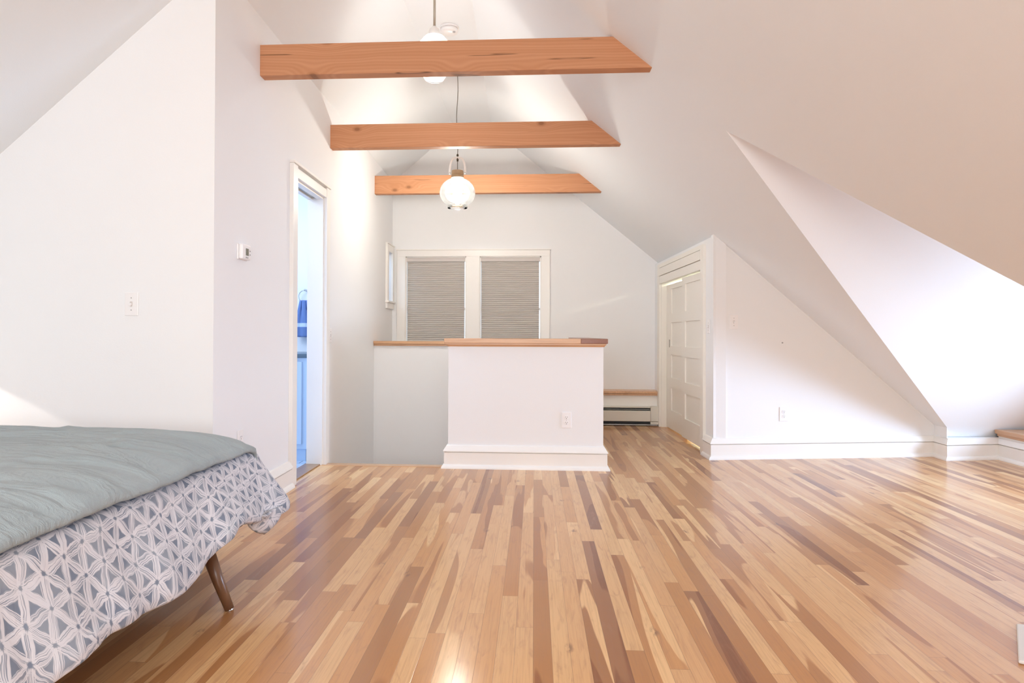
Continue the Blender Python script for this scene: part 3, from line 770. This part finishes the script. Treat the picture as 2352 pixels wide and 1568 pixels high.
MB().box(.0505, .0525, 7.525, 7.545, .868, .950, RW).build('finger_pull', M['bronze'], o)
# closet interior
ci = MB().box(.10, .74, 5.99, 6.01, 0, 1.7, RW).box(.10, .74, 8.0, 8.02, 0, 1.7, RW).box(.72, .74, 5.99, 8.02, 0, 1.7, RW).box(.10, .74, 5.99, 8.02, 1.70, 1.72, RW)
struct(ci.build('wall_closet', M['wall']))
tag(MB().tube([(1.56, 7.55, 1.605), (1.52, 8.2 - .25, 1.605)], .013, 12).build('fluorescent_tube', M['tube'], smooth=True), 'lit fluorescent tube glimpsed above the sliding closet doors', 'lamp')

# ------------------------------------------------------------------ switches, outlets, thermostat
def plate_frame(center, nx, up=Vector((0, 0, 1))):
    """returns a function (a, b, d): a across, b up, d out of the wall"""
    n = Vector(nx).normalized(); s = Vector((0, 0, 1)).cross(n).normalized()
    c_ = Vector(center)
    return lambda a, d, b: tuple(c_ + s * a + n * d + Vector((0, 0, 1)) * b)
def switch(center, n, label, group=None, w=.070, h=.116):
    fr = plate_frame(center, n); t = thing('light_switch', center, label, 'light switch', group)
    MB().box(-w / 2, w / 2, 0, .006, -h / 2, h / 2, fr).build('plate', M['plastic'], t, bevel=.003)
    MB().box(-.006, .006, .0055, .008, -.012, .012, fr).build('toggle_slot', M['fabric_edge'], t)
    MB().prism([(0, -.006), (.016, -.012), (.016, -.004), (0, .006)], lambda d, b: fr(-.004, .006 + d, b), lambda d, b: fr(.004, .006 + d, b)).build('toggle', M['plastic'], t, bevel=.001)
    for z in (-.030, .030):
        MB().tube([fr(0, .005, z), fr(0, .0075, z)], .0028, 10).build('screw', M['grey'], t)
def outlet(center, n, label, w=.072, h=.118):
    fr = plate_frame(center, n); t = thing('wall_outlet', center, label, 'outlet')
    MB().box(-w / 2, w / 2, 0, .006, -h / 2, h / 2, fr).build('plate', M['plastic'], t, bevel=.003)
    for z in (-.0195, .0195):
        poly = [(.0165 * math.cos(a * PI / 12), max(-.0135, min(.0135, .0175 * math.sin(a * PI / 12)))) for a in range(24)]
        rc = MB().prism(poly, lambda a, b: fr(a, .0055, z + b), lambda a, b: fr(a, .0085, z + b)).build('receptacle', M['plastic'], t, bevel=.0006)
        sl = MB().box(-.0078, -.0056, .0082, .0089, z + .000, z + .008, fr).box(.0056, .0078, .0082, .0089, z + .000, z + .008, fr)
        sl.tube([fr(0, .0082, z - .0075), fr(0, .0090, z - .0075)], .0026, 12)
        sl.build('slots', M['dark'], rc)
    MB().tube([fr(0, .0055, 0), fr(0, .0072, 0)], .0024, 10).build('screw', M['grey'], t)
nOW = (.169, -1, 0)
switch((-1.992, YN, 1.143), (0, -1, 0), 'white toggle switch on the left wall facing the camera, above the bed')
switch((1.612, OY(1.612), 1.107), nOW, 'white toggle switch on the wall right of the sliding closet doors')
switch((XR(5.86), 5.86, 1.07), (-1, -.03, 0), 'white switch seen edge-on beside the closet door casing')
switch((XL(5.41), 5.41, .985), (1, .017, 0), 'white switch seen edge-on just beyond the bathroom doorway')
outlet((.241, 5.197, .3655), (0, -1, 0), 'white duplex outlet on the half wall in the middle')
outlet((2.031, OY(2.031), .3585), nOW, 'white duplex outlet low on the right knee wall')
outlet((XL(3.66), 3.66, .42), (1, .017, 0), 'white outlet on the left wall, seen edge-on behind the bed corner')
ax = 2.021
MB_ = MB(); fr = plate_frame((ax, OY(ax), .939), nOW); MB_.tube([fr(0, 0, 0), fr(0, .004, 0)], .006, 14)
tag(MB_.build('wall_screw', M['grey']), 'tiny grey screw head in the plain wall above the right outlet', 'screw')

fr = plate_frame((XL(3.665), 3.665, 1.437), (1, .017, 0))
t = thing('thermostat', (XL(3.665), 3.665, 1.437), 'white digital thermostat with small dark screen on the left wall', 'thermostat')
MB().box(-.062, .062, 0, .010, -.042, .040, fr).build('wall_plate', M['plastic'], t, bevel=.003)
MB().box(-.058, .058, .010, .032, -.040, .042, fr).build('housing', M['plastic'], t, bevel=.007)
MB().box(-.015, .022, .0315, .0335, -.018, .020, fr).build('screen', M['lcd'], t)
for a, b_ in ((-.012, -.029), (.008, -.029), (.040, .010), (.040, -.010)):
    MB().box(a - .004, a + .004, .0315, .035, b_ - .003, b_ + .003, fr).build('button', M['grey'], t, bevel=.0008)

# ------------------------------------------------------------------ bed
BX0, BX1, BY0, BY1 = -4.05, -1.20, 0.95, 2.86
t = thing('bed', (-2.6, 1.9, 0), 'bed on tapered walnut legs standing in the left foreground', 'bed')
MB().box(BX0, BX1, BY0 + .03, BY1 - .03, .20, .30).build('bed_frame', M['walnut'], t, bevel=.01)
MB().box(BX0, BX1 - .02, BY0, BY1 - .06, .305, .505).build('mattress', M['mattress'], t, bevel=.05)
for (lx, ly, sx, sy) in ((-1.175, 2.45, 1, .1), (-1.175, 1.25, 1, -.1), (-3.9, 2.55, -1, .1), (-3.9, 1.2, -1, -.1)):
    b = MB().tube([(lx, ly, .215), (lx + sx * .040, ly + sy * .04, .105), (lx + sx * .080, ly + sy * .08, .004)], [.0245, .0205, .0165], 24)
    lo = b.build('leg', M['walnut'], t, smooth=True)
    MB().tube([(lx + sx * .080, ly + sy * .08, .004), (lx + sx * .0815, ly + sy * .0815, 0.0)], [.0130, .0130], 20).build('leg_glide', M['steel'], lo)

def fbm(x, y, z=0): return noise.fractal(Vector((x, y, z)), 1.0, 2.0, 4)
# duvet: swept skirt round the foot side and the far corner, plus the top
def duvet():
    path = []   # (x, y, nx, ny, flare, s)
    xe, ye, r = -1.155, 2.84, .11
    s = 0; y = 0.85
    pts = []
    while y < ye - r: pts.append((xe, y, 1, 0)); y += .012
    for i in range(15):
        a = i / 14 * PI / 2; pts.append((xe - r + r * math.cos(a), ye - r + r * math.sin(a), math.cos(a), math.sin(a)))
    x = xe - r
    while x > -3.0: x -= .03; pts.append((x, ye, 0, 1))
    prof = [(-.22, .515), (-.15, .525), (-.06, .530), (-.01, .532), (.018, .522), (.036, .500), (.050, .46), (.072, .42), (.090, .385), (.108, .35), (.120, .32), (.128, .295), (.126, .277), (.112, .268), (.09, .272), (.06, .282), (.02, .295), (-.06, .305)]
    # finer profile
    fine = []
    for i in range(len(prof) - 1):
        for k in range(3):
            q = k / 3; fine.append((prof[i][0] * (1 - q) + prof[i + 1][0] * q, prof[i][1] * (1 - q) + prof[i + 1][1] * q))
    fine.append(prof[-1])
    vs = []; fs = []; uvs = []; n = len(fine); s = 0; last = None
    # arc length of the profile
    al = [0]
    for i in range(1, n): al.append(al[-1] + math.hypot(fine[i][0] - fine[i - 1][0], fine[i][1] - fine[i - 1][1]))
    for i, (x, y, nx, ny) in enumerate(pts):
        if last: s += math.hypot(x - last[0], y - last[1])
        last = (x, y)
        corner = max(0, nx * ny * 2) if (nx > 0 and ny > 0) else 0
        yy = y
        # hem height wanders: lifted near y=2.5, dropped tail at the corner
        lift = .045 * math.exp(-((yy - 2.42) / .16) ** 2) - .030 * math.exp(-((yy - 1.9) / .35) ** 2) - .02 * math.exp(-((yy - 1.3) / .25) ** 2) if nx > .9 else .0
        for k, (o, z) in enumerate(fine):
            q = max(0, min(1, (.53 - z) / .25)) if k < n - 15 else 1
            fold = math.sin(s * 13 + 1.4 * math.sin(s * 5)) * .010 + math.sin(s * 31 + 2.0 * fbm(s * 3, 0, 5)) * .005
            oo = o + q * fold * (1.2 if o > 0 else .3) + corner * q * .055 + fbm(s * 4, z * 6, 1) * .010 * q
            zz = z + q * lift * (1 if True else 0) + fbm(s * 3, z * 4, 7) * .006
            if q > .85: zz += math.sin(s * 9 + 1) * .008
            vs.append((x + nx * oo, yy + ny * oo, zz)); uvs.append((s + corner * .03, -al[k]))
    for i in range(len(pts) - 1):
        for k in range(n - 1):
            a = i * n + k; fs.append((a, a + 1, a + n + 1, a + n))
    me = bpy.data.meshes.new('duvet'); me.from_pydata(vs, [], fs); me.materials.append(M['duvet'])
    ul = me.uv_layers.new(name='UVMap')
    for lp in me.loops: ul.data[lp.index].uv = uvs[lp.vertex_index]
    for p in me.polygons: p.use_smooth = True
    o = bpy.data.objects.new('duvet', me); COL.objects.link(o)
    md = o.modifiers.new('thick', 'SOLIDIFY'); md.thickness = .012; md.offset = -1
    return tag(o, 'duvet printed with white brush-stroke triangles on grey, hanging over the bed side', 'duvet')
duvet()
# turned-under corner of the duvet cover, hanging lower than the hem
def duvet_tail():
    vs = []; fs = []; uvs = []; nu, nv = 22, 14
    for i in range(nu + 1):
        q = i / nu
        y = 2.60 + .30 * q; x = -1.035 + .03 * math.sin(q * PI) - .05 * q * q
        for k in range(nv + 1):
            v = k / nv
            d = .105 * math.sin(PI * min(1, q * 1.15 + .05)) ** .7 if q < .98 else 0.01
            f_ = math.sin(v * 5 + q * 14) * .010
            vs.append((x + f_ - .05 * v * v, y + .012 * math.sin(q * 17 + v * 3), .305 - d * v)); uvs.append((y * 1.1, x + v * .1))
    for i in range(nu):
        for k in range(nv):
            a = i * (nv + 1) + k; fs.append((a, a + 1, a + nv + 2, a + nv + 1))
    me = bpy.data.meshes.new('duvet_corner'); me.from_pydata(vs, [], fs); me.materials.append(M['duvet'])
    ul = me.uv_layers.new(name='UVMap')
    for lp in me.loops: ul.data[lp.index].uv = uvs[lp.vertex_index]
    for p in me.polygons: p.use_smooth = True
    o = bpy.data.objects.new('duvet_corner', me); COL.objects.link(o); o.parent = bpy.data.objects['duvet']
    md = o.modifiers.new('thick', 'SOLIDIFY'); md.thickness = .010
duvet_tail()

# quilt: thin cloth lying over the duvet
def quilt():
    xe, ye = -1.112, 2.735          # outer edges
    us = [i * .02 for i in range(0, 96)]     # distance in from the foot edge
    vs = []; fs = []
    NX, NY = 96, 112
    def surf(a, b):
        """a: cloth distance from the foot hem (inwards), b: distance from the far hem"""
        hx = .022; hy = .06
        wave = .006 * math.sin(b * 9) + .010 * fbm(b * 2.5, 0, 4)
        if a < hx: X = xe + wave; dz = -(hx - a)
        else: X = xe + wave * max(0, 1 - (a - hx) / .1) - (a - hx); dz = 0
        q = max(0, a - hx)
        if b < hy: Y = ye + .010 * math.sin(a * 14) + .015 * (1 - b / hy); dz2 = -(hy - b)
        else: Y = ye + .010 * math.sin(a * 14) * max(0, 1 - (b - hy) / .1) - (b - hy); dz2 = 0
        q2 = max(0, b - hy)
        z = .558 + .072 * (1 - math.exp(-q / .13)) - .022 * math.exp(-q2 / .05) + dz + dz2
        return X, Y, z
    A_ = []; a = 0
    while a < 2.4: A_.append(a); a += .012 if a < .5 else .03
    B_ = []; b = 0
    while b < 2.2: B_.append(b); b += .012 if b < .5 else .016
    for a in A_:
        for b in B_:
            X, Y, z = surf(a, b)
            # round the vertical breaks
            wr = fbm(X * 1.3 + 3, Y * 4.5, 2) * .012 + fbm(X * 4, Y * 14, 9) * .006 - .005 * math.exp(-((a - .058) / .008) ** 2)
            ridge = abs(fbm(X * 1.1 + Y * .8, Y * 3.2, 21)); wr += max(0, .12 - ridge) * .10
            fade = min(1, a / .1 + .3)
            z += wr * fade
            vs.append((X, Y, z))
    n = len(B_)
    for i in range(len(A_) - 1):
        for k in range(n - 1):
            p = i * n + k; fs.append((p, p + 1, p + n + 1, p + n))
    me = bpy.data.meshes.new('quilt'); me.from_pydata(vs, [], fs); me.materials.append(M['quilt'])
    for p in me.polygons: p.use_smooth = True
    o = bpy.data.objects.new('quilt', me); COL.objects.link(o)
    sm = o.modifiers.new('soft', 'SMOOTH'); sm.iterations = 3; sm.factor = .5
    md = o.modifiers.new('thick', 'SOLIDIFY'); md.thickness = .016; md.offset = 1
    tag(o, 'plain grey-green linen quilt spread over the top of the bed', 'quilt')
quilt()

# pale mat just entering the frame at the lower right
mt = MB().prism([(1.478, 2.235), (1.78, 2.05), (2.0, 2.45), (1.66, 2.52)], lambda x, y: (x, y, 0.001), lambda x, y: (x, y, .012))
tag(mt.build('floor_mat', M['mattress'], bevel=.004), 'corner of a pale mat at the bottom right edge of the floor', 'mat')
